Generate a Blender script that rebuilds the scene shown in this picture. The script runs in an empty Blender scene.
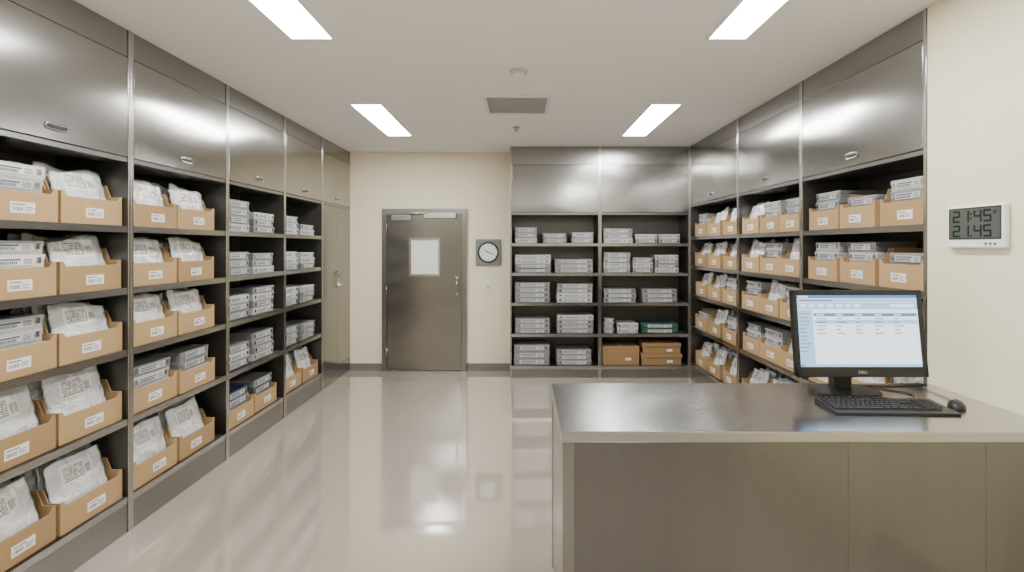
import bpy, bmesh, math, random
from mathutils import Matrix, Vector
random.seed(7)
SC = bpy.context.scene
COL = SC.collection
F = 515.0; CX = 520.0; CY = 246.0; CAMZ = 1.617
H = 2.84
XL = -2.216; XR = 2.086; YB = 6.71; YS = 6.32; YN = -2.2
R = math.radians

# ------------------------------------------------------------ materials
def new_mat(name):
    m = bpy.data.materials.new(name); m.use_nodes = True
    nt = m.node_tree
    return m, nt, nt.nodes["Principled BSDF"]

def plain(name, col, rough=0.5, metal=0.0, noise=0.0, nscale=20, bump=0.0, emis=0, coat=0, spec=None):
    m, nt, b = new_mat(name)
    b.inputs["Base Color"].default_value = (*col, 1)
    b.inputs["Roughness"].default_value = rough
    b.inputs["Metallic"].default_value = metal
    if coat: b.inputs["Coat Weight"].default_value = coat; b.inputs["Coat Roughness"].default_value = 0.1
    if spec is not None: b.inputs["Specular IOR Level"].default_value = spec
    if emis:
        b.inputs["Emission Color"].default_value = (*col, 1)
        b.inputs["Emission Strength"].default_value = emis
    if noise or bump:
        tc = nt.nodes.new("ShaderNodeTexCoord")
        n = nt.nodes.new("ShaderNodeTexNoise"); n.inputs["Scale"].default_value = nscale
        n.inputs["Detail"].default_value = 4
        nt.links.new(tc.outputs["Object"], n.inputs["Vector"])
        if noise:
            mx = nt.nodes.new("ShaderNodeMix"); mx.data_type = 'RGBA'
            mx.inputs[6].default_value = (*[c * (1 - noise) for c in col], 1)
            mx.inputs[7].default_value = (*[min(1, c * (1 + noise)) for c in col], 1)
            nt.links.new(n.outputs["Fac"], mx.inputs[0]); nt.links.new(mx.outputs[2], b.inputs["Base Color"])
        if bump:
            bp = nt.nodes.new("ShaderNodeBump"); bp.inputs["Strength"].default_value = bump
            bp.inputs["Distance"].default_value = 0.002
            nt.links.new(n.outputs["Fac"], bp.inputs["Height"]); nt.links.new(bp.outputs["Normal"], b.inputs["Normal"])
    return m

def steel(name, col, rough=0.3, scale=(2, 2, 240), aniso=0.6, arot=0.0, var=0.02, cvar=0.025, wave=0.0, wscale=1.6):
    m, nt, b = new_mat(name)
    b.inputs["Metallic"].default_value = 1.0
    b.inputs["Anisotropic"].default_value = aniso
    b.inputs["Anisotropic Rotation"].default_value = arot
    tg = nt.nodes.new("ShaderNodeTangent"); tg.direction_type = 'RADIAL'; tg.axis = 'Z'
    nt.links.new(tg.outputs[0], b.inputs["Tangent"])
    tc = nt.nodes.new("ShaderNodeTexCoord"); mp = nt.nodes.new("ShaderNodeMapping")
    mp.inputs["Scale"].default_value = scale
    n = nt.nodes.new("ShaderNodeTexNoise"); n.inputs["Scale"].default_value = 1.0; n.inputs["Detail"].default_value = 2
    nt.links.new(tc.outputs["Object"], mp.inputs[0]); nt.links.new(mp.outputs[0], n.inputs["Vector"])
    mr = nt.nodes.new("ShaderNodeMapRange"); mr.inputs["To Min"].default_value = rough - var; mr.inputs["To Max"].default_value = rough + var
    nt.links.new(n.outputs["Fac"], mr.inputs["Value"]); nt.links.new(mr.outputs[0], b.inputs["Roughness"])
    mx = nt.nodes.new("ShaderNodeMix"); mx.data_type = 'RGBA'
    mx.inputs[6].default_value = (*[c * (1 - cvar) for c in col], 1); mx.inputs[7].default_value = (*[min(1, c * (1 + cvar)) for c in col], 1)
    nt.links.new(n.outputs["Fac"], mx.inputs[0]); nt.links.new(mx.outputs[2], b.inputs["Base Color"])
    if wave:   # slight sheet-metal oil-canning
        wn = nt.nodes.new("ShaderNodeTexNoise"); wn.inputs["Scale"].default_value = wscale; wn.inputs["Detail"].default_value = 0
        oi = nt.nodes.new("ShaderNodeObjectInfo"); ad = nt.nodes.new("ShaderNodeVectorMath"); ad.operation = 'ADD'
        nt.links.new(tc.outputs["Object"], ad.inputs[0]); nt.links.new(oi.outputs["Location"], ad.inputs[1])
        nt.links.new(ad.outputs[0], wn.inputs["Vector"])
        bp = nt.nodes.new("ShaderNodeBump"); bp.inputs["Strength"].default_value = 1.0; bp.inputs["Distance"].default_value = wave
        nt.links.new(wn.outputs["Fac"], bp.inputs["Height"]); nt.links.new(bp.outputs["Normal"], b.inputs["Normal"])
    return m

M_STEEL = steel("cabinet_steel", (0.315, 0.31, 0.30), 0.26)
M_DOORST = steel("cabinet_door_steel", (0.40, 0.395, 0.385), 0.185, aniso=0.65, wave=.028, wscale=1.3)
M_INSHADE = steel("cabinet_inner_steel", (0.12, 0.116, 0.109), 0.42)  # same cabinet steel, with the shade of the shelf interiors put into its colour
M_EDGE = steel("bright_steel_edge", (0.54, 0.53, 0.515), 0.22)
M_TOP = steel("worktop_steel", (0.54, 0.54, 0.535), 0.21, scale=(2, 120, 2), aniso=0.3, cvar=.01)
M_PANEL = steel("counter_panel_steel", (0.215, 0.213, 0.206), 0.18, scale=(16, 16, .3), aniso=0.65, var=.03, cvar=.07, wave=.04, wscale=1.3)
M_POST = steel("counter_post_steel", (0.32, 0.317, 0.308), 0.22, cvar=.01)
M_DSTEEL = steel("door_steel", (0.29, 0.284, 0.272), 0.20, var=.01, cvar=.01, wave=.022)
M_CHROME = plain("chrome", (0.66, 0.65, 0.64), 0.2, 1.0)
M_WALL = plain("cream_wall_paint", (0.86, 0.79, 0.595), 0.6, noise=0.015, nscale=3, bump=0.03)
M_WALLF = plain("grey_wall_paint", (0.38, 0.385, 0.38), 0.6, noise=0.015, nscale=3)  # unseen wall behind the camera; grey chosen to tone reflections in the steel
M_CEIL = plain("ceiling_paint", (0.87, 0.865, 0.85), 0.75, noise=0.01, nscale=3)
M_BASEB = plain("baseboard_vinyl", (0.17, 0.16, 0.145), 0.4)
M_CARD = plain("cardboard", (0.45, 0.295, 0.142), 0.75, noise=0.08, nscale=14, bump=0.08)
M_CARD2 = plain("cardboard_dark", (0.375, 0.24, 0.112), 0.75, noise=0.08, nscale=14, bump=0.08)
M_CARTON = plain("carton_board", (0.27, 0.165, 0.075), 0.75, noise=0.08, nscale=14, bump=0.08)
M_PAPER = plain("label_paper", (0.85, 0.85, 0.84), 0.6)
M_PAPERG = plain("grey_label_paper", (0.58, 0.59, 0.59), 0.6)
M_INK = plain("label_ink", (0.03, 0.03, 0.035), 0.6)
M_SOFTINK = plain("label_soft_ink", (0.13, 0.13, 0.14), 0.6)
M_BLUEINK = plain("label_blue_ink", (0.06, 0.11, 0.22), 0.6)
M_CASS = plain("grey_instrument_box", (0.235, 0.24, 0.245), 0.36, metal=0.2, noise=0.06, nscale=30)
M_CASSL = plain("pale_instrument_box", (0.42, 0.43, 0.435), 0.4, noise=0.05, nscale=30)
M_CASSW = plain("white_instrument_box", (0.66, 0.66, 0.66), 0.45, noise=0.03, nscale=30)
M_CASSD = plain("dark_instrument_box", (0.07, 0.075, 0.085), 0.4)
M_TEAL = plain("teal_box", (0.02, 0.07, 0.065), 0.4)
M_BLUEBOX = plain("navy_box", (0.04, 0.055, 0.13), 0.4)
M_BLACK = plain("black_plastic", (0.010, 0.010, 0.011), 0.38)
M_KEY = plain("key_plastic", (0.018, 0.018, 0.020), 0.5)
M_WPLAST = plain("white_plastic", (0.90, 0.90, 0.90), 0.35)
M_LCD = plain("lcd_panel", (0.066, 0.077, 0.068), 0.45)
M_LCDB = plain("lcd_surround", (0.03, 0.034, 0.034), 0.3)
M_SEG = plain("lcd_segment", (0.002, 0.003, 0.003), 0.8)
M_GREY = plain("grey_metal_paint", (0.20, 0.215, 0.185), 0.5)
M_DIAL = plain("clock_dial", (0.90, 0.91, 0.90), 0.4)
M_PANE = plain("frosted_window_pane", (0.62, 0.64, 0.62), 0.08, emis=0.30)  # emission stands in for light from the corridor behind the pane

def emit(name, col, s):
    m = bpy.data.materials.new(name); m.use_nodes = True
    nt = m.node_tree; nt.nodes.clear()
    e = nt.nodes.new("ShaderNodeEmission"); o = nt.nodes.new("ShaderNodeOutputMaterial")
    e.inputs[0].default_value = (*col, 1); e.inputs[1].default_value = s
    nt.links.new(e.outputs[0], o.inputs[0]); return m
M_LIGHT = emit("light_diffuser", (1.0, 0.985, 0.95), 57)
M_SCRW = emit("screen_white", (0.84, 0.92, 1.0), 2.3)
M_SCRB = emit("screen_blue", (0.10, 0.28, 0.68), 1.7)
M_SCRL = emit("screen_light_blue", (0.44, 0.67, 0.95), 1.8)
M_SCRG = emit("screen_grey_text", (0.28, 0.36, 0.48), 1.2)

def floor_mat():
    m, nt, b = new_mat("epoxy_floor")
    tc = nt.nodes.new("ShaderNodeTexCoord")
    n = nt.nodes.new("ShaderNodeTexNoise"); n.inputs["Scale"].default_value = 1.6; n.inputs["Detail"].default_value = 5
    n2 = nt.nodes.new("ShaderNodeTexNoise"); n2.inputs["Scale"].default_value = 260; n2.inputs["Detail"].default_value = 1
    nt.links.new(tc.outputs["Object"], n.inputs["Vector"]); nt.links.new(tc.outputs["Object"], n2.inputs["Vector"])
    mx = nt.nodes.new("ShaderNodeMix"); mx.data_type = 'RGBA'
    mx.inputs[6].default_value = (0.40, 0.352, 0.303, 1); mx.inputs[7].default_value = (0.425, 0.376, 0.326, 1)
    nt.links.new(n.outputs["Fac"], mx.inputs[0])
    mx2 = nt.nodes.new("ShaderNodeMix"); mx2.data_type = 'RGBA'; mx2.blend_type = 'MULTIPLY'; mx2.inputs[0].default_value = 0.08
    nt.links.new(mx.outputs[2], mx2.inputs[6]); nt.links.new(n2.outputs["Fac"], mx2.inputs[7])
    nt.links.new(mx2.outputs[2], b.inputs["Base Color"])
    mr = nt.nodes.new("ShaderNodeMapRange"); mr.inputs["To Min"].default_value = 0.05; mr.inputs["To Max"].default_value = 0.07
    nt.links.new(n.outputs["Fac"], mr.inputs["Value"]); nt.links.new(mr.outputs[0], b.inputs["Roughness"])
    b.inputs["Specular IOR Level"].default_value = 1.0
    b.inputs["Coat Weight"].default_value = 1.0; b.inputs["Coat Roughness"].default_value = 0.045; b.inputs["Coat IOR"].default_value = 1.7
    return m
M_FLOOR = floor_mat()

def pouch_mat():
    m, nt, b = new_mat("white_sterile_pouch")
    tc = nt.nodes.new("ShaderNodeTexCoord"); sp = nt.nodes.new("ShaderNodeSeparateXYZ")
    nt.links.new(tc.outputs["Generated"], sp.inputs[0])
    def mth(op, a, c=None):
        x = nt.nodes.new("ShaderNodeMath"); x.operation = op
        for i, v in enumerate((a, c)):
            if v is None: continue
            if isinstance(v, (int, float)): x.inputs[i].default_value = v
            else: nt.links.new(v, x.inputs[i])
        return x.outputs[0]
    X, Z = sp.outputs[0], sp.outputs[2]
    zz = mth('MULTIPLY', Z, 30); fr = mth('FRACT', zz); line = mth('GREATER_THAN', fr, 0.42)
    fl = mth('FLOOR', zz)
    cb = nt.nodes.new("ShaderNodeCombineXYZ"); nt.links.new(mth('MULTIPLY', X, 48), cb.inputs[0]); nt.links.new(mth('MULTIPLY', fl, 3.7), cb.inputs[1])
    n = nt.nodes.new("ShaderNodeTexNoise"); n.inputs["Scale"].default_value = 1; nt.links.new(cb.outputs[0], n.inputs["Vector"])
    word = mth('GREATER_THAN', n.outputs["Fac"], 0.45)
    def rect(a, c, d_, e_):
        return mth('MULTIPLY', mth('MULTIPLY', mth('GREATER_THAN', X, a), mth('LESS_THAN', X, c)), mth('MULTIPLY', mth('GREATER_THAN', Z, d_), mth('LESS_THAN', Z, e_)))
    reg = rect(.25, .60, .58, .82)
    lab = rect(.21, .78, .54, .86)
    bcn = nt.nodes.new("ShaderNodeTexNoise"); bcn.noise_dimensions = '1D'; bcn.inputs["Scale"].default_value = 90; nt.links.new(X, bcn.inputs["W"])
    bar = mth('MULTIPLY', mth('GREATER_THAN', bcn.outputs["Fac"], .5), rect(.63, .74, .60, .74))
    fac = mth('MULTIPLY', mth('MAXIMUM', mth('MULTIPLY', mth('MULTIPLY', line, word), reg), bar), 0.8)
    mx0 = nt.nodes.new("ShaderNodeMix"); mx0.data_type = 'RGBA'
    mx0.inputs[6].default_value = (0.74, 0.77, 0.79, 1); mx0.inputs[7].default_value = (0.97, 0.97, 0.96, 1)
    nt.links.new(lab, mx0.inputs[0])
    mx = nt.nodes.new("ShaderNodeMix"); mx.data_type = 'RGBA'
    nt.links.new(mx0.outputs[2], mx.inputs[6]); mx.inputs[7].default_value = (0.07, 0.07, 0.09, 1)
    nt.links.new(fac, mx.inputs[0]); nt.links.new(mx.outputs[2], b.inputs["Base Color"])
    b.inputs["Roughness"].default_value = 0.2; b.inputs["Coat Weight"].default_value = 1.0; b.inputs["Coat Roughness"].default_value = 0.08
    wn = nt.nodes.new("ShaderNodeTexNoise"); wn.inputs["Scale"].default_value = 15; wn.inputs["Detail"].default_value = 3; wn.inputs["Distortion"].default_value = 1.6
    nt.links.new(tc.outputs["Object"], wn.inputs["Vector"])
    bp = nt.nodes.new("ShaderNodeBump"); bp.inputs["Strength"].default_value = .9; bp.inputs["Distance"].default_value = .016
    nt.links.new(wn.outputs["Fac"], bp.inputs["Height"])
    nt.links.new(bp.outputs["Normal"], b.inputs["Normal"]); nt.links.new(bp.outputs["Normal"], b.inputs["Coat Normal"])
    return m
M_POUCH = pouch_mat()

# ------------------------------------------------------------ mesh helpers
def box(bm, x0, x1, y0, y1, z0, z1, mi=0, bev=0.0, seg=2):
    mt = Matrix.Translation(((x0 + x1) / 2, (y0 + y1) / 2, (z0 + z1) / 2)) @ Matrix.Diagonal((x1 - x0, y1 - y0, z1 - z0, 1))
    r = bmesh.ops.create_cube(bm, size=1, matrix=mt)
    vs = r["verts"]; es = set(); fs = set()
    for v in vs:
        es.update(v.link_edges); fs.update(v.link_faces)
    for f in fs: f.material_index = mi
    if bev: bmesh.ops.bevel(bm, geom=list(es), offset=bev, segments=seg, affect='EDGES', profile=0.5)

def ring(bm, x0, x1, y0, y1, t, z0, z1, axis='z'):
    o = [(x0, y0), (x1, y0), (x1, y1), (x0, y1)]; i_ = [(x0 + t, y0 + t), (x1 - t, y0 + t), (x1 - t, y1 - t), (x0 + t, y1 - t)]
    c = (lambda p, a: (p[0], p[1], a)) if axis == 'z' else (lambda p, a: (p[0], a, p[1]))
    V = [[bm.verts.new(c(p, a)) for p in L] for a in (z0, z1) for L in (o, i_)]
    for k in range(4):
        j = (k + 1) % 4
        for q in ((V[0][k], V[0][j], V[1][j], V[1][k]), (V[2][k], V[2][j], V[3][j], V[3][k]),
                  (V[0][k], V[0][j], V[2][j], V[2][k]), (V[1][k], V[1][j], V[3][j], V[3][k])): bm.faces.new(q)

def prism(bm, pts, axis, a0, a1, mi=0, bev=0):
    def c(p, a):
        return {'x': (a, p[0], p[1]), 'y': (p[0], a, p[1]), 'z': (p[0], p[1], a)}[axis]
    A = [bm.verts.new(c(p, a0)) for p in pts]; B = [bm.verts.new(c(p, a1)) for p in pts]
    n = len(pts); fs = [bm.faces.new(A), bm.faces.new(B[::-1])]
    for i in range(n):
        fs.append(bm.faces.new((A[i], B[i], B[(i + 1) % n], A[(i + 1) % n])))
    for f in fs: f.material_index = mi
    if bev:
        es = set()
        for f in fs: es.update(f.edges)
        bmesh.ops.bevel(bm, geom=list(es), offset=bev, segments=2, affect='EDGES', profile=0.5)

def cyl(bm, center, r, h, axis='z', mi=0, seg=32, r2=None):
    rot = {'z': Matrix(), 'x': Matrix.Rotation(R(90), 4, 'Y'), 'y': Matrix.Rotation(R(90), 4, 'X')}[axis]
    r_ = bmesh.ops.create_cone(bm, cap_ends=True, segments=seg, radius1=r, radius2=r if r2 is None else r2, depth=h,
                               matrix=Matrix.Translation(center) @ rot)
    fs = set()
    for v in r_["verts"]: fs.update(v.link_faces)
    for f in fs:
        f.material_index = mi
        if len(f.verts) == 4: f.smooth = True

def tube(bm, pts, r, seg=8, closed=False, mi=0):
    pts = [Vector(p) for p in pts]; n = len(pts); rings = []
    up = Vector((0, 0, 1))
    for i, p in enumerate(pts):
        if closed: t = pts[(i + 1) % n] - pts[i - 1]
        else: t = pts[min(i + 1, n - 1)] - pts[max(i - 1, 0)]
        t.normalize()
        u = t.cross(up)
        if u.length < 0.05: u = t.cross(Vector((0, 1, 0)))
        u.normalize(); v = t.cross(u)
        rings.append([bm.verts.new(p + r * (math.cos(a) * u + math.sin(a) * v)) for a in [2 * math.pi * k / seg for k in range(seg)]])
    m = n if closed else n - 1
    for i in range(m):
        a, b = rings[i], rings[(i + 1) % n]
        for k in range(seg):
            f = bm.faces.new((a[k], a[(k + 1) % seg], b[(k + 1) % seg], b[k])); f.smooth = True; f.material_index = mi
    if not closed:
        for rr in (rings[0], rings[-1]):
            bm.faces.new(rr).material_index = mi

def mesh(bm, name, mats, smooth=False):
    bmesh.ops.recalc_face_normals(bm, faces=bm.faces)
    me = bpy.data.meshes.new(name)
    bm.to_mesh(me); bm.free()
    for m in (mats if isinstance(mats, (list, tuple)) else [mats]): me.materials.append(m)
    if smooth:
        for p in me.polygons: p.use_smooth = True
    return me

def ob(name, data, parent=None, M=None, **props):
    o = bpy.data.objects.new(name, data); COL.objects.link(o)
    if parent is not None: o.parent = parent
    if M is not None:
        if parent is not None: o.matrix_local = M
        else: o.matrix_world = M
    for k, v in props.items():
        if v is not None: o[k] = v
    return o
def T(x, y, z): return Matrix.Translation((x, y, z))
def RZ(a): return Matrix.Rotation(R(a), 4, 'Z')
def RX(a): return Matrix.Rotation(R(a), 4, 'X')

def simple(fn, name, mats, parent=None, M=None, smooth=False, **props):
    bm = bmesh.new(); fn(bm); return ob(name, mesh(bm, name, mats, smooth), parent, M, **props)

def text(body, size, mat, name, parent, M, align='CENTER', ext=0.0003):
    cu = bpy.data.curves.new(name, 'FONT'); cu.body = body; cu.size = size; cu.align_x = align; cu.align_y = 'CENTER'; cu.extrude = ext
    t = bpy.data.objects.new("tmp_text", cu); COL.objects.link(t)
    me = bpy.data.meshes.new_from_object(t)
    bpy.data.objects.remove(t); me.materials.clear(); me.materials.append(mat)
    return ob(name, me, parent, M @ RX(90))

# ------------------------------------------------------------ room shell
DL = 0.42; DR = 0.42
S = dict(kind="structure")
simple(lambda b: box(b, -3.0, 3.0, YN - .1, YB + .1, -0.1, 0), "floor", M_FLOOR, **S)
simple(lambda b: box(b, -3.0, 3.0, YN - .1, YB + .1, H, H + .1), "ceiling", M_CEIL, **S)
simple(lambda b: box(b, -3.0, 3.0, YB, YB + .1, 0, H), "wall_back", M_WALL, **S)
simple(lambda b: box(b, -3.0, 3.0, YN - .1, YN, 0, H), "wall_front", M_WALLF, **S)
LY0 = 1.985
simple(lambda b: prism(b, [(XL, YN), (XL, LY0 - .003), (XL - DL - .004, LY0 - .003), (XL - DL - .004, YB), (-3.0, YB), (-3.0, YN)], 'z', 0, H), "wall_left", M_WALL, **S)
RY0 = 2.64
simple(lambda b: prism(b, [(XR, YN), (XR, RY0 - .003), (XR + DR + .004, RY0 - .003), (XR + DR + .004, YB), (3.0, YB), (3.0, YN)], 'z', 0, H), "wall_right", M_WALL, **S)
DX0, DX1 = -1.786, -0.691
def bb(b):
    box(b, XL + .002, DX0 - .001, YB - .012, YB, 0, 0.09, bev=.003)
    box(b, DX1 + .001, -.126, YB - .012, YB, 0, 0.09, bev=.003)
simple(bb, "baseboard_back", M_BASEB, **S)

# ------------------------------------------------------------ door
d = ob("door_1", None, None, T(DX0, YB, 0), kind="structure", label="brushed steel swing door with a small square window")
WD = DX1 - DX0
def fr(b):
    prism(b, [(0, 0), (0, 2.10), (WD, 2.10), (WD, 0), (WD - .06, 0), (WD - .06, 2.035), (.06, 2.035), (.06, 0)], 'y', -.055, -.001, bev=.002)
simple(fr, "door_frame", M_STEEL, d)
leaf = simple(lambda b: box(b, .064, WD - .064, -.04, -.005, .012, 2.031, bev=.002), "door_leaf", M_DSTEEL, d)
wx0, wx1, wz0, wz1 = .352, .756, 1.226, 1.72
simple(lambda b: ring(b, wx0, wx1, wz0, wz1, .028, -.054, -.038, 'y'), "window_frame", M_EDGE, leaf)
simple(lambda b: box(b, wx0 + .02, wx1 - .02, -.045, -.0385, wz0 + .02, wz1 - .02), "window_pane", M_PANE, leaf)
def hd(b):
    box(b, .955, .985, -.044, -.038, .98, 1.22, bev=.002)
    tube(b, [(.97, -.04, 1.19), (.97, -.085, 1.185), (.97, -.088, 1.17), (.97, -.088, 1.03), (.97, -.085, 1.015), (.97, -.04, 1.01)], .008)
simple(hd, "door_handle", M_CHROME, leaf)
def dc(b):
    box(b, .13, .38, -.10, -.041, 1.945, 2.015, bev=.006)
    tube(b, [(.33, -.07, 2.02), (.40, -.14, 2.035), (.62, -.085, 2.045)], .010)
    box(b, .55, .96, -.095, -.056, 1.975, 2.045, bev=.004)
simple(dc, "door_closer", M_CHROME, leaf)
for z in (.25, 1.05, 1.85):
    simple(lambda b: cyl(b, (.062, -.056, z), .008, .1), "hinge", M_CHROME, d)

# ------------------------------------------------------------ cabinets
UN = {}
def handle_mesh():
    bm = bmesh.new()
    pts = []
    a, c = .058, .016
    for k in range(20):
        t = 2 * math.pi * k / 20
        x = a * math.copysign(abs(math.cos(t)) ** .5, math.cos(t)); z = c * math.copysign(abs(math.sin(t)) ** .6, math.sin(t))
        pts.append((x, -.004, z))
    tube(bm, pts, .0042, closed=True)
    box(bm, -.054, .054, -.003, -.001, -.014, .014, mi=1, bev=.001)
    box(bm, -.050, .050, -.005, -.002, .006, .013, mi=0, bev=.001)
    return mesh(bm, "handle", [M_CHROME, M_LCDB])
HM = handle_mesh()

def cabinet(key, O, rz, w, D, shelves, zd0, zd1, label, handles=True, closed=False):
    M = T(*O) @ RZ(rz)
    root = ob("shelving_cabinet" if not closed else "storage_cabinet", None, None, M, label=label, category="cabinet", group="built-in steel cabinets")
    Hc = H - .002; zb = shelves[-1]
    simple(lambda b: box(b, .001, .0195, 0, D, 0, Hc), "side_panel", M_INSHADE if not closed else M_STEEL, root)
    simple(lambda b: box(b, w - .0195, w - .001, 0, D, 0, Hc), "side_panel", M_INSHADE if not closed else M_STEEL, root)
    simple(lambda b: box(b, .02, w - .02, D - .01, D, 0, Hc), "back_panel", M_INSHADE, root)
    simple(lambda b: box(b, .02, w - .02, .001, .02, zd1 + .004, Hc, bev=.0015, seg=1), "filler_panel", M_STEEL, root)
    simple(lambda b: box(b, .02, w - .02, .001, D - .011, zd0 - .03, zd0 - .004, bev=.0015, seg=1), "deck", M_STEEL, root)
    simple(lambda b: box(b, .02, w - .02, .001, .02, 0, zb - .037, bev=.0015, seg=1), "plinth", M_STEEL, root)
    for a in (.001, w - .019):
        simple(lambda b: box(b, a, a + .018, -.004, -.0002, 0.0, Hc, bev=.001, seg=1), "face_stile", M_EDGE, root)
    if not closed:
        bm = bmesh.new()
        prism(bm, [(.001, -.036), (.001, 0), (D - .011, 0), (D - .011, -.012), (.014, -.012), (.014, -.036)], 'x', .0206, w - .0206)
        for f in bm.faces:
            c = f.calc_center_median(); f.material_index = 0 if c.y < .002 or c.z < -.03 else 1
        sm = mesh(bm, "shelf", [M_EDGE, M_INSHADE])
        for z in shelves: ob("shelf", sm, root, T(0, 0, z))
    def dm(b): box(b, .023, w - .023, -.003, .018, zd0, zd1, bev=.002)
    dr = simple(dm, "cabinet_door", M_DOORST, root)
    if handles: ob("handle", HM, dr, T(w / 2, -.003, zd0 + .065))
    if closed:
        for i in range(2):
            x0 = .023 if i == 0 else w / 2 + .002; x1 = w / 2 - .002 if i == 0 else w - .023
            dd = simple(lambda b: box(b, x0, x1, -.003, .018, zb - .03, zd0 - .034, bev=.002), "cabinet_door", M_DSTEEL, root)
            hx = x1 - .03 if i == 0 else x0 + .03
            def bar(b): tube(b, [(hx, -.004, 1.12), (hx, -.03, 1.13), (hx, -.03, 1.30), (hx, -.004, 1.31)], .006)
            simple(bar, "handle", M_CHROME, dd)
    UN[key] = (M, w, D, shelves)

ZS = [1.73, 1.38, 1.03, .64, .20]
LB = [1.985, 2.93, 3.90, 4.85, 5.77, 6.705]
for i in range(4):
    cabinet("L%d" % i, (XL, LB[i], 0), 90, LB[i + 1] - LB[i], DL, ZS, 2.12, 2.68, "tall brushed steel cabinet with open shelves and upper flap door")
cabinet("L4", (XL, LB[4], 0), 90, LB[5] - LB[4], DL, ZS, 2.12, 2.68, "tall brushed steel cabinet with closed doors beside cream wall", closed=True)
ZB = [1.65, 1.286, .918, .537, .145]
cabinet("B0", (-.123, YS, 0), 0, 1.103, .386, ZB, 2.03, 2.61, "brushed steel shelving cabinet holding stacked grey instrument boxes", handles=False)
cabinet("B1", (.981, YS, 0), 0, 1.103, .386, ZB, 2.03, 2.61, "brushed steel shelving cabinet with grey boxes and cardboard cartons", handles=False)
RB = [2.64, 3.82, 4.93, 6.31]
for i in range(3):
    cabinet("R%d" % i, (XR, RB[i + 1], 0), -90, RB[i + 1] - RB[i], DR, ZS, 2.12, 2.68, "tall brushed steel cabinet with open shelves of cardboard bins")

# ------------------------------------------------------------ stock items
def bin_mesh(w, mat):
    D = .35; t = .005
    bm = bmesh.new(); hw = w / 2
    box(bm, -hw, hw, 0, D, 0, t)
    prism(bm, [(-hw, t), (hw, t), (hw, .160), (hw - .018, .160), (hw - .035, .135), (-hw + .035, .135), (-hw + .018, .160), (-hw, .160)], 'y', 0, t)
    box(bm, -hw, hw, D - t, D, t, .225)
    side = [(t, t), (D - t, t), (D - t, .225), (.085, .225), (.06, .160), (t, .160)]
    prism(bm, side, 'x', -hw, -hw + t); prism(bm, side, 'x', hw - t, hw)
    return mesh(bm, "cardboard_bin", mat)
def label_mesh(w, h, seed, ink=M_SOFTINK):
    rnd = random.Random(seed); bm = bmesh.new()
    box(bm, -w / 2, w / 2, -.0008, -.0001, -h / 2, h / 2, mi=0)
    x = -w * .42
    while x < -w * .02:
        bw = rnd.choice((.008, .014, .02)) * w
        box(bm, x, x + bw, -.0013, -.0008, -h * .30, h * .05, mi=1); x += bw + rnd.choice((.016, .024)) * w
    box(bm, -w * .42, w * .1, -.0013, -.0008, h * .22, h * .32, mi=1)
    for k in range(3):
        z = h * (.05 - .16 * k); ln = rnd.uniform(.18, .34) * w
        box(bm, w * .08, w * .08 + ln, -.0013, -.0008, z - h * .03, z + h * .03, mi=1)
    return mesh(bm, "label", [M_PAPER, ink])
LBL = [label_mesh(.115, .05, s) for s in range(4)]
BINM = {}
for w in (.39, .34):
    for m in (M_CARD, M_CARD2): BINM[(w, m.name)] = bin_mesh(w, m)

_cass = {}
def cass(w, dd, h, mat):
    k = (round(w, 3), round(dd, 3), round(h, 3), mat.name)
    if k not in _cass:
        bm = bmesh.new(); hw = w / 2
        box(bm, -hw + .003, hw - .003, .003, dd - .003, 0, h * .6, bev=.003)
        box(bm, -hw, hw, 0, dd, h * .6, h - .0005, bev=.004)
        for s in (-1, 1):
            box(bm, s * hw * .8 - .011, s * hw * .8 + .011, -.002, .004, h * .35, h * .8, mi=1, bev=.001, seg=1)
        bod = mesh(bm, "instrument_box", [mat, M_CHROME])
        rnd = random.Random(int(w * 1000) * 31 + int(h * 1000) + len(mat.name)); bm = bmesh.new()
        lw, lh = w * .66, h * .55
        box(bm, -lw / 2, lw / 2, -.0016, .0001, -lh / 2, lh / 2, mi=0)
        x = -lw * .46
        while x < lw * .12:
            bw = rnd.uniform(.012, .035) * lw
            box(bm, x, x + bw, -.0022, -.0016, -lh * .34, lh * .05, mi=1); x += bw + .014 * lw
        box(bm, -lw * .46, lw * .2, -.0022, -.0016, lh * .14, lh * .36, mi=2)
        for q in range(3):
            z = lh * (.28 - .25 * q); box(bm, lw * .26, lw * .45, -.0022, -.0016, z - lh * .06, z + lh * .06, mi=1)
        _cass[k] = (bod, mesh(bm, "label", [M_PAPER if mat is M_CASSW else M_PAPERG, M_SOFTINK, M_BLUEINK if rnd.random() < .5 else M_SOFTINK]))
    return _cass[k]

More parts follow.
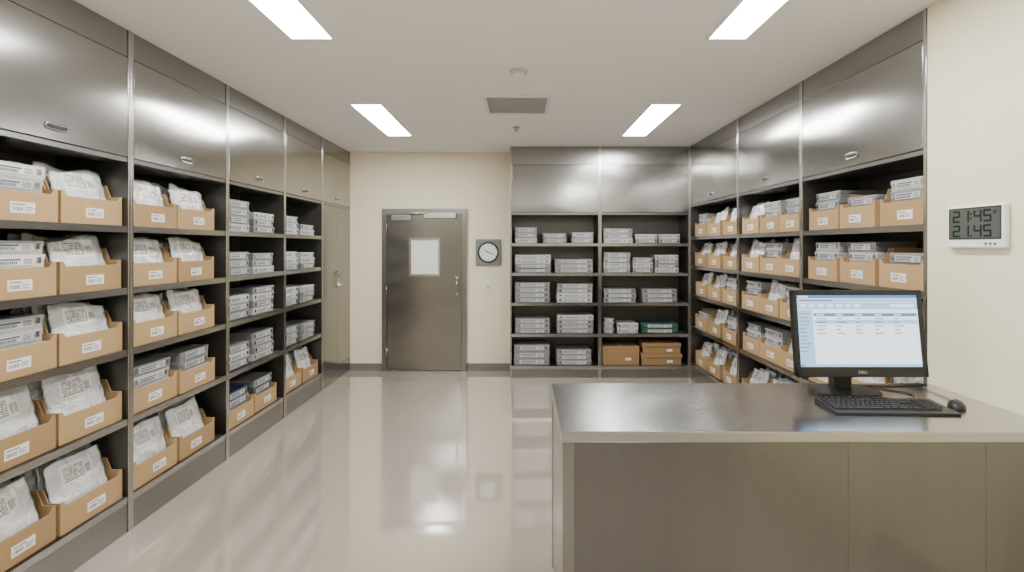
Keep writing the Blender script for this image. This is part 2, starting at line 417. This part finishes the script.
def pouch_mesh(w, h, seed):
    rnd = random.Random(seed); bm = bmesh.new(); nx, nz = 26, 22
    ph = [(rnd.uniform(3, 15), rnd.uniform(3, 15), rnd.uniform(0, 6.3), rnd.uniform(.0006, .0018)) for _ in range(7)]
    bend = rnd.uniform(-.010, .004); dr = rnd.uniform(-.02, .02); c0 = rnd.uniform(0, .015); c1 = rnd.uniform(0, .015)
    for s in (-1, 1):
        g = []
        for j in range(nz + 1):
            row = []
            for i in range(nx + 1):
                u = i / nx * 2 - 1; v = j / nz * 2 - 1
                env = (1 - abs(u) ** 3) * (1 - abs(v) ** 2.5)
                cr = sum(a * math.sin(p * u + q * v + r) for p, q, r, a in ph)
                edge = .003 * math.sin(9 * u + seed) + .002 * math.sin(13 * v + seed)
                y = s * .016 * env + cr * env * (1 if s < 0 else .5) + bend * (v * .5 + .5) ** 2 + edge
                vp = max(0, v)
                zt = (v + 1) / 2 * h + (.010 * math.sin(3.1 * u + seed) + dr * u) * vp - vp ** 2 * (c0 * max(0, u) ** 5 + c1 * max(0, -u) ** 5)
                row.append(bm.verts.new((u * w / 2 * (1 - .03 * vp), y, zt)))
            g.append(row)
        for j in range(nz):
            for i in range(nx):
                bm.faces.new((g[j][i], g[j][i + 1], g[j + 1][i + 1], g[j + 1][i]))
    bmesh.ops.remove_doubles(bm, verts=bm.verts, dist=.00001)
    return mesh(bm, "sterile_pouch", M_POUCH, smooth=True)
POU = [pouch_mesh(.34, .27, s) for s in range(6)]
POUS = [pouch_mesh(.29, .265, s + 10) for s in range(6)]
POUT = [pouch_mesh(.34, .31, s + 20) for s in range(5)]
ROWN = ["top", "second", "middle", "fourth", "bottom"]

def put_bin(u, row, lx, w, content, n=4, mats=None):
    M, W, D, sh = UN[u]; z = sh[row]
    base = M @ T(lx, .022 + random.uniform(0, .01), z + .0003) @ RZ(random.uniform(-1.2, 1.2))
    mat = M_CARD if random.random() < .75 else M_CARD2
    what = {"p": "white sterile pouches", "c": "stacked grey boxes"}[content]
    b = ob("cardboard_bin", BINM[(w, mat.name)], None, base, label="open cardboard bin holding " + what + " on a shelf", category="storage bin", group="cardboard bins on the %s shelves" % ROWN[row])
    ob("label", random.choice(LBL), b, T(random.uniform(-.02, .03), -.0002, .06), label="white barcode label")
    if content == "p":
        ms = (POUT if row >= 3 else POU) if w > .36 else POUS
        for i in range(n):
            th = 15 - i * 1.5 + random.uniform(-1, 1)
            pm = base @ T(random.uniform(-.010, .010), .035 + i * .066, .026) @ RX(-th) @ Matrix.Rotation(R(random.uniform(-3, 3)), 4, 'Y')
            ob("sterile_pouch", random.choice(ms), None, pm, label="white plastic sterile pouch with printed text in a bin", category="medical pouch", group="sterile pouches in the %s bins" % ROWN[row])
    else:
        cw = w - .06; zz = .0055
        for i in range(n):
            h = .064
            bo, la = cass(cw, .25, h, random.choice(mats or (M_CASS, M_CASSL, M_CASSL, M_CASSW)))
            cm = base @ T(random.uniform(-.008, .008), .025 + random.uniform(0, .01), zz) @ RZ(random.uniform(-1.5, 1.5))
            o = ob("instrument_box", bo, None, cm, label="flat grey labelled instrument box stacked in a cardboard bin", category="instrument box", group="instrument boxes in the %s bins" % ROWN[row])
            ob("label", la, o, T(0, 0, h * .5)); zz += h + .0003

def put_stack(u, row, lx, w, n, h=.056, dd=.26, mat=None, y=.03):
    M, W, D, sh = UN[u]; zz = sh[row] + .0003
    for i in range(n):
        mm = mat if mat is not None else random.choice((M_CASS, M_CASS, M_CASSL))
        bo, la = cass(w, dd, h, mm)
        cm = M @ T(lx + random.uniform(-.004, .004), y + random.uniform(0, .012), zz) @ RZ(random.uniform(-1, 1))
        lab = "flat grey instrument box with white label on a steel shelf"
        if mm is M_TEAL: lab = "flat dark teal box with a white label on a shelf"
        o = ob("instrument_box", bo, None, cm, label=lab, category="instrument box", group="instrument boxes on the %s shelves" % ROWN[row])
        ob("label", la, o, T(0, 0, h * .5)); zz += h + .0003

for r in range(5):
    put_bin("L0", r, .315, .39, "c" if r < 3 else "p", 4, (M_CASSW, M_CASSL))
    put_bin("L0", r, .72, .39, "p", 4)
for r in range(5):
    if r == 3:
        put_bin("L1", r, .24, .39, "c", 4, (M_CASS, M_CASSL)); put_bin("L1", r, .655, .39, "c", 4, (M_CASS, M_CASSL))
    else:
        put_bin("L1", r, .24, .39, "p", 4); put_bin("L1", r, .655, .39, "p", 4)
for r, (a, b) in enumerate([(4, 3), (3, 3), (3, 4), (3, 4)]):
    put_stack("L2", r, .22, .33, a, .063); put_stack("L2", r, .63, .36, b, .058)
put_bin("L2", 4, .24, .39, "c", 4, (M_CASS, M_CASSD, M_BLUEBOX)); put_bin("L2", 4, .66, .39, "c", 4, (M_CASSD, M_CASS, M_BLUEBOX))
for r, (a, b) in enumerate([(3, 2), (3, 3), (3, 3), (3, 3)]):
    put_stack("L3", r, .22, .30, a, .060); put_stack("L3", r, .62, .34, b, .056)
put_bin("L3", 4, .24, .39, "p", 4); put_bin("L3", 4, .66, .39, "p", 3)

def bx(u, row, p0, p1, n, h=.056, mat=None):
    org = -.123 if u == "B0" else .981
    x0 = (p0 - CX) / (F / YS) - org; x1 = (p1 - CX) / (F / YS) - org
    put_stack(u, row, (x0 + x1) / 2, round(x1 - x0, 2), n, h, .30, mat, y=.03)
for a in [(0, 515, 537, 3, .066), (0, 543, 567, 2, .062), (0, 572, 594, 2, .068), (1, 515, 551, 4, .055), (1, 555, 593, 3, .055), (2, 515, 550, 4, .062), (2, 557, 593, 4, .058),
          (3, 515, 550, 3, .062), (3, 557, 594, 4, .056), (4, 514, 550, 3, .084), (4, 557, 592, 3, .064)]:
    bx("B0", *a)
for a in [(0, 604, 633, 3, .06), (0, 636, 658, 2, .056), (0, 660, 681, 2, .056), (1, 604, 631, 4, .062), (1, 633.5, 654, 3, .062), (1, 656, 680, 4, .055),
          (2, 604, 637, 3, .056), (2, 643, 678, 3, .056), (3, 604, 615, 3, .062), (3, 618, 639, 2, .062)]:
    bx("B1", *a)
bx("B1", 3, 642, 679, 2, .062, M_TEAL)

LBS = label_mesh(.07, .03, 9)
def carton(u, row, p0, p1, h, zoff=0, lid=.003):
    M, W, D, sh = UN[u]; org = .981
    x0 = (p0 - CX) / (F / YS) - org; x1 = (p1 - CX) / (F / YS) - org; w = x1 - x0; hw = w / 2
    def f(b):
        box(b, -hw + lid, hw - lid, lid, .30, 0, h - .003, bev=.003)
        box(b, -hw, hw, 0, .303, h * .66, h, bev=.003)
        box(b, -.03, .03, -.001, .302, h - .001, h + .0005, mi=1)
    o = simple(f, "cardboard_carton", [M_CARTON, M_CARD2], None, M @ T((x0 + x1) / 2, .03, sh[row] + .0003 + zoff), label="closed brown cardboard carton with a small white label", category="cardboard box", group="cardboard cartons on the bottom shelf")
    ob("label", LBS, o, T(hw * .4, lid - .0004, h * .33))
carton("B1", 4, 602.8, 640, .235); carton("B1", 4, 642, 683, .14, 0, .008); carton("B1", 4, 643, 682, .13, .1415, .008)

pat = {"R0": [("c4", "c3", "c4"), ("c4", "c4", "c3"), ("p4", "c4", "c4"), ("c4", "p4", "p4"), ("p4", "p4", "c3")],
       "R1": [("p4", "c4", "c4"), ("p4", "c4", "p4"), ("c4", "p4", "c4"), ("c4", "c4", "p4"), ("p4", "p4", "c3")],
       "R2": [("c4", "p4", "p4"), ("p4", "p4", "p4"), ("p4", "p4", "c4"), ("c3", "p4", "c4"), ("p4", "p4", "p4")]}
for u, rows in pat.items():
    w = UN[u][1]; g = (w - .04 - 3 * .34) / 4
    for r, row in enumerate(rows):
        for i, c in enumerate(row):
            put_bin(u, r, .02 + g * (i + 1) + .34 * (i + .5), .34, c[0], int(c[1]), (M_CASS, M_CASSL, M_CASSL))

# ------------------------------------------------------------ counter
CZ = .917; cx0 = .155; cy0 = 1.94
simple(lambda b: box(b, cx0, XR - .002, cy0, RY0 - .008, CZ - .042, CZ, bev=.005, seg=3), "worktop", M_TOP, label="long brushed stainless steel worktop on the counter", category="worktop")
cb = ob("counter", None, None, T(cx0, cy0, 0), label="brushed steel service counter with plain panels under the worktop", category="counter")
CL = XR - .004 - cx0; CD = RY0 - .01 - cy0; ct = CZ - .043
for x in (.006, CL - .05):
    for y in (.010, CD - .05):
        simple(lambda b: box(b, x, x + .046, y, y + .046, 0, ct, bev=.003), "post", M_POST, cb)
for a, c in ((.053, 1.095), (1.0955, 1.62), (1.6205, CL - .051)):
    simple(lambda b: box(b, a, c, .022, .04, .002, ct, bev=.0004), "front_panel", M_PANEL, cb)
simple(lambda b: box(b, .010, .024, .057, CD - .05, .01, ct, bev=.002), "side_panel", M_POST, cb)
simple(lambda b: box(b, .05, CL - .05, CD - .03, CD - .012, .01, ct, bev=.002), "back_panel", M_STEEL, cb)

# ------------------------------------------------------------ monitor
mon = ob("computer_monitor", None, None, T(1.571, 2.44, CZ), label="black widescreen monitor showing a pale blue software window", category="monitor")
def base(b):
    pts = []
    for k in range(40):
        t = 2 * math.pi * k / 40
        pts.append((-.02 + .15 * math.copysign(abs(math.cos(t)) ** .6, math.cos(t)), .02 + .10 * math.copysign(abs(math.sin(t)) ** .6, math.sin(t))))
    prism(b, pts, 'z', 0, .014, bev=.003)
simple(base, "stand_base", M_BLACK, mon)
def neck(b):
    prism(b, [(.03, .012), (.085, .012), (.075, .10), (.06, .26), (.025, .26), (.035, .10)], 'x', -.062, .022, bev=.005)
    box(b, -.07, .03, -.01, .05, .18, .28, bev=.005)
simple(neck, "stand_neck", M_BLACK, mon)
pan = ob("display_panel", None, mon, T(0, -.08, .099) @ RX(-7))
PW, PH = .605, .398
def shell(b):
    box(b, -PW / 2, PW / 2, .004, .03, 0, PH, bev=.006)
    box(b, -PW / 2 + .05, PW / 2 - .05, .028, .055, .05, PH - .06, bev=.012)
    for a in ((-PW / 2, PW / 2, 0, .046), (-PW / 2, PW / 2, PH - .024, PH), (-PW / 2, -PW / 2 + .022, 0, PH), (PW / 2 - .022, PW / 2, 0, PH)):
        box(b, a[0], a[1], -.004, .006, a[2], a[3], bev=.003)
simple(shell, "bezel", M_BLACK, pan)
sx0, sx1, sz0, sz1 = -PW / 2 + .021, PW / 2 - .021, .045, PH - .023
def scr(b):
    W_, H_ = sx1 - sx0, sz1 - sz0
    def q(u0, u1, v0, v1, mi, l=1): box(b, sx0 + u0 * W_, sx0 + u1 * W_, .0035 - .0003 * l, .0036, sz0 + v0 * H_, sz0 + v1 * H_, mi=mi)
    q(0, 1, 0, 1, 0, 0.5)
    q(0, 1, .955, 1, 1, 1); q(0, 1, .90, .95, 2, 1); q(0, 1, .80, .895, 2, 1)
    q(.02, .10, .967, .985, 0, 2); q(.02, .3, .915, .932, 3, 2)
    for k in range(7): q(.03 + k * .075, .075 + k * .075, .83, .87, 0, 2)
    q(.78, .97, .83, .87, 0, 2)
    q(0, .13, .0, .79, 2, 1)
    for k in range(11): q(.015, .06 + .05 * random.random(), .73 - k * .052, .742 - k * .052, 3, 2)
    q(.14, .99, .70, .745, 1, 1)
    for k in range(5): q(.16 + k * .16, .22 + k * .16, .715, .730, 0, 2)
    for k in range(9):
        z = .66 - k * .05
        q(.14, .99, z - .016, z - .014, 2, 1)
        if k < 5:
            for j in range(5): q(.16 + j * .16, .19 + j * .16 + .06 * random.random(), z, z + .013, 3, 2)
    q(.14, .99, .60, .65, 2, 1)
    q(0, 1, 0, .04, 2, 3); q(.01, .04, .008, .032, 1, 4)
simple(scr, "screen", [M_SCRW, M_SCRB, M_SCRL, M_SCRG], pan)
text("DELL", .018, M_CHROME, "logo", pan, T(0, -.0043, .022))

def cab(pts, name="monitor_cable", lab="thin black cable lying on the worktop", r=.0035):
    P = [Vector(p) for p in pts]; P = [P[0]] + P + [P[-1]]; out = []
    for i in range(1, len(P) - 2):
        for k in range(8):
            t = k / 8
            out.append(.5 * ((2 * P[i]) + (P[i + 1] - P[i - 1]) * t + (2 * P[i - 1] - 5 * P[i] + 4 * P[i + 1] - P[i + 2]) * t * t + (3 * P[i] - 3 * P[i + 1] + P[i + 2] - P[i - 1]) * t ** 3))
    out.append(P[-2])
    simple(lambda b: tube(b, out, r), name, M_BLACK, label=lab, category="cable")
z0 = CZ + .004
cab([(1.60, 2.575, z0), (1.70, 2.57, z0), (1.78, 2.50, z0), (1.84, 2.42, z0), (1.80, 2.36, z0), (1.76, 2.34, z0)])
cab([(1.65, 2.59, z0), (1.80, 2.56, z0), (1.93, 2.57, z0), (2.05, 2.60, z0)])

kb = ob("keyboard", None, None, T(1.567, 2.215, CZ) @ RZ(-2), label="black full-size computer keyboard in front of the monitor", category="keyboard")
def kbody(b):
    prism(b, [(-.09, 0), (.085, 0), (.085, .022), (-.09, .010)], 'x', -.252, .252, bev=.003)
simple(kbody, "body", M_BLACK, kb)
def kc(w):
    bm = bmesh.new(); a = w / 2 - .0012; c = .0088
    lo = [bm.verts.new(p) for p in ((-a, -c, 0), (a, -c, 0), (a, c, 0), (-a, c, 0))]
    hi = [bm.verts.new(p) for p in ((-a + .002, -c + .002, .007), (a - .002, -c + .002, .007), (a - .002, c - .001, .007), (-a + .002, c - .001, .007))]
    bm.faces.new(lo[::-1]); bm.faces.new(hi)
    for i in range(4): bm.faces.new((lo[i], lo[(i + 1) % 4], hi[(i + 1) % 4], hi[i]))
    return mesh(bm, "key", M_KEY)
KC = {}
p = .0205; sl = math.atan2(.012, .175)
for r in range(6):
    y = .07 - r * .0222 - (.004 if r else 0); xs = []
    if r == 0: xs = [(-.24 + p * (.5 + i * 1.24), 1) for i in range(12)]
    elif r == 5: xs = [(-.24 + p * .7, 1.4), (-.24 + p * 2.1, 1.4), (-.24 + p * 3.5, 1.4), (-.24 + p * 7.2, 6), (-.24 + p * 11, 1.4), (-.24 + p * 12.4, 1.4), (-.24 + p * 14, 1.6)]
    else:
        wl = [1, 1.5, 1.75, 2.25][r - 1]; n = [12, 12, 11, 10][r - 1]; xs = [(-.24 + p * wl / 2, wl)]
        x = wl
        for i in range(n): xs.append((-.24 + p * (x + .5), 1)); x += 1
        xs.append((-.24 + p * (x + 15) / 2, 15 - x))
    if r in (1, 2): xs += [(-.24 + p * (15.5 + i), 1) for i in range(3)]
    if r == 4: xs += [(-.24 + p * 16.5, 1)]
    if r == 5: xs += [(-.24 + p * (15.5 + i), 1) for i in range(3)]
    if r >= 1: xs += [(-.24 + p * (19 + i), 1) for i in range(4 if r in (1, 2, 3, 4) else 3)]
    for x, w in xs:
        k = round(w, 2)
        if k not in KC: KC[k] = kc(k * p)
        zt = .010 + (y + .09) / .175 * .012
        ob("key", KC[k], kb, T(x, y, zt) @ Matrix.Rotation(sl, 4, 'X'))
def mouse_body(b):
    bmesh.ops.create_uvsphere(b, u_segments=28, v_segments=16, radius=1)
    for v in b.verts:
        x, y, z = v.co
        zz = max(z, -.15)
        v.co = (x * .032 * (1 - .12 * y), y * .057, (zz + .15) * .030 * (1 - .25 * max(0, y) ** 2))
ms = ob("computer_mouse", None, None, T(1.89, 2.23, CZ) @ RZ(-35), label="small black computer mouse beside the keyboard", category="mouse")
simple(mouse_body, "body", M_BLACK, ms, smooth=True)
simple(lambda b: cyl(b, (0, .034, .025), .008, .006, 'x', seg=20), "scroll_wheel", M_GREY, ms)
cab([(1.923, 2.277, CZ + .012), (1.95, 2.32, z0), (1.96, 2.42, z0), (1.97, 2.50, z0), (1.95, 2.54, z0)], "mouse_cable", r=.002)

# ------------------------------------------------------------ wall devices
th = ob("wall_thermometer", None, None, T(XR, 2.335, 1.707) @ RZ(-90), label="white digital wall display with two rows of digits", category="digital thermometer")
simple(lambda b: box(b, -.148, .148, -.028, -.0005, -.100, .096, bev=.010, seg=3), "body", M_WPLAST, th)
simple(lambda b: ring(b, -.134, .134, -.060, .086, .007, -.0300, -.0275, 'y'), "screen_surround", M_LCDB, th)
simple(lambda b: box(b, -.127, .127, -.0290, -.0275, -.053, .079), "screen", M_LCD, th)
SEG = {'0': 'abcdef', '1': 'bc', '2': 'abged', '4': 'fgbc', '5': 'afgcd', '7': 'abc', 'c': 'ged'}
def dg(ch, x, z, w, h, t=.0082):
    def f(b):
        y0, y1 = -.0300, -.0289
        for s in SEG[ch]:
            if s == 'a': q = (x + t * .3, x + w - t * .3, z + h - t, z + h)
            if s == 'g': q = (x + t * .3, x + w - t * .3, z + h / 2 - t / 2, z + h / 2 + t / 2)
            if s == 'd': q = (x + t * .3, x + w - t * .3, z, z + t)
            if s == 'f': q = (x, x + t, z + h / 2, z + h - t * .2)
            if s == 'b': q = (x + w - t, x + w, z + h / 2, z + h - t * .2)
            if s == 'e': q = (x, x + t, z + t * .2, z + h / 2)
            if s == 'c': q = (x + w - t, x + w, z + t * .2, z + h / 2)
            box(b, q[0], q[1], y0, y1, q[2], q[3])
    simple(f, "digit", M_SEG, th)
xs = [-.112, -.064, .000, .048]
for ch, x in zip("2145", xs): dg(ch, x, .018, .040, .055)
for ch, x in zip("2145", xs): dg(ch, x, -.049, .040, .055)
dg('c', .098, .052, .016, .024, .004)
simple(lambda b: [box(b, -.018, -.010, -.0300, -.0289, z, z + .008) for z in (.032, .053)], "colon", M_SEG, th)
simple(lambda b: box(b, -.018, -.010, -.0300, -.0289, -.049, -.041), "decimal_point", M_SEG, th)
for k in range(3):
    simple(lambda b: cyl(b, (.06 + k * .022, -.0285, -.080), .006, .003, 'y', seg=16), "button", M_BLUEINK, th)

ck = ob("wall_clock", None, None, T(-.412, YB, 1.535), label="round white wall clock in a square grey frame", category="clock")
simple(lambda b: box(b, -.165, .165, -.028, -.0005, -.17, .17, bev=.006), "frame", M_GREY, ck)
simple(lambda b: tube(b, [(.126 * math.cos(t), -.031, .126 * math.sin(t)) for t in [2 * math.pi * k / 40 for k in range(40)]], .012, closed=True), "rim", M_INK, ck)
def dial(b):
    cyl(b, (0, -.030, 0), .120, .006, 'y', seg=48, mi=0)
    for k in range(12):
        t = k * math.pi / 6; bmx = Matrix.Rotation(t, 4, 'Y')
        r = bmesh.ops.create_cube(b, size=1, matrix=bmx @ T(0, -.0335, .107) @ Matrix.Diagonal((.005, .001, .010, 1)))
        for v in r['verts']:
            for f in v.link_faces: f.material_index = 1
simple(dial, "dial", [M_DIAL, M_INK], ck)
for k in range(1, 13):
    t = k * math.pi / 6
    text(str(k), .023, M_INK, "numeral", ck, T(.088 * math.sin(t), -.0335, .088 * math.cos(t)))
for ang, ln, w in ((300, .06, .010), (110, .08, .008)):
    simple(lambda b: bmesh.ops.create_cube(b, size=1, matrix=Matrix.Rotation(R(ang), 4, 'Y') @ T(0, -.036, ln / 2) @ Matrix.Diagonal((w, .001, ln, 1))), "hand", M_INK, ck)
simple(lambda b: cyl(b, (0, -.036, 0), .008, .004, 'y', seg=16), "hub", M_INK, ck)

sw = ob("light_switch", None, None, T(-.412, YB, 1.085), label="small white rocker light switch on the cream wall", category="light switch")
simple(lambda b: box(b, -.050, .050, -.016, -.0003, -.068, .068, bev=.003), "plate", M_WPLAST, sw)
simple(lambda b: prism(b, [(-.016, -.03), (-.028, .03), (-.016, .03)], 'x', -.020, .020), "rocker", M_PAPERG, sw)

# ------------------------------------------------------------ ceiling things
def fixture(xa, xb, ya, yb):
    w = xb - xa; l = yb - ya
    f = ob("ceiling_light", None, None, T(xa, ya, H), label="long rectangular white LED panel light on the ceiling", category="ceiling light", group="ceiling panel lights")
    simple(lambda b: ring(b, 0, w, 0, l, .014, -.014, -.0005), "frame", M_WPLAST, f)
    simple(lambda b: box(b, .0145, w - .0145, .0145, l - .0145, -.012, -.001), "diffuser", M_LIGHT, f)
fixture(-1.345, -1.085, 1.76, 3.02); fixture(1.09, 1.33, 1.76, 3.02)
fixture(-1.46, -1.18, 4.40, 5.67); fixture(1.115, 1.39, 4.40, 5.67)
fixture(-1.345, -1.085, -1.2, 0.06); fixture(1.09, 1.33, -1.2, 0.06)  # unseen pair behind the camera, added for more light in the room
vt = ob("ceiling_vent", None, None, T(-.025, 4.47, H), label="square grey louvred air vent in the ceiling", category="air vent")
M_VENT = plain("vent_grey", (.72, .73, .74), .5)
simple(lambda b: ring(b, -.28, .28, -.28, .28, .03, -.012, -.0005), "frame", M_VENT, vt)
def vs(b):
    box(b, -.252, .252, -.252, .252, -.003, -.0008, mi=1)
    for k in range(15):
        y = -.25 + k * .034
        prism(b, [(y, -.008), (y + .004, -.009), (y + .022, -.004), (y + .018, -.0035)], 'x', -.25, .25, mi=0)
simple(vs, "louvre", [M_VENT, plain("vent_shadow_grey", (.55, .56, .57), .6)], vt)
sd = ob("smoke_detector", None, None, T(-.01, 3.60, H), label="round white smoke detector on the ceiling", category="smoke detector")
simple(lambda b: (cyl(b, (0, 0, -.009), .062, .017, 'z', r2=.066)), "base", M_PAPERG, sd)
simple(lambda b: (cyl(b, (0, 0, -.028), .032, .022, 'z', r2=.045), cyl(b, (0, 0, -.041), .006, .004, 'z', seg=12)), "sensor_head", M_WPLAST, sd)
sp = ob("sprinkler", None, None, T(-.04, 5.30, H), label="small ceiling sprinkler head", category="sprinkler")
simple(lambda b: (cyl(b, (0, 0, -.004), .035, .007), cyl(b, (0, 0, -.02), .01, .03, seg=16), cyl(b, (0, 0, -.036), .02, .003, seg=20)), "body", M_CHROME, sp)

# ------------------------------------------------------------ world, camera
w = bpy.data.worlds.new("world"); SC.world = w; w.use_nodes = True
w.node_tree.nodes["Background"].inputs[0].default_value = (0.5, 0.5, 0.5, 1); w.node_tree.nodes["Background"].inputs[1].default_value = 0.2
cd = bpy.data.cameras.new("camera"); cam = bpy.data.objects.new("camera", cd); COL.objects.link(cam)
cd.sensor_width = 36; cd.lens = F * 36 / 1024
cd.shift_x = -(CX - 512) / 1024; cd.shift_y = -(286 - CY) / 1024
cd.clip_start = .05
cam.location = (0, 0, CAMZ); cam.rotation_euler = (R(90), 0, 0)
SC.camera = cam
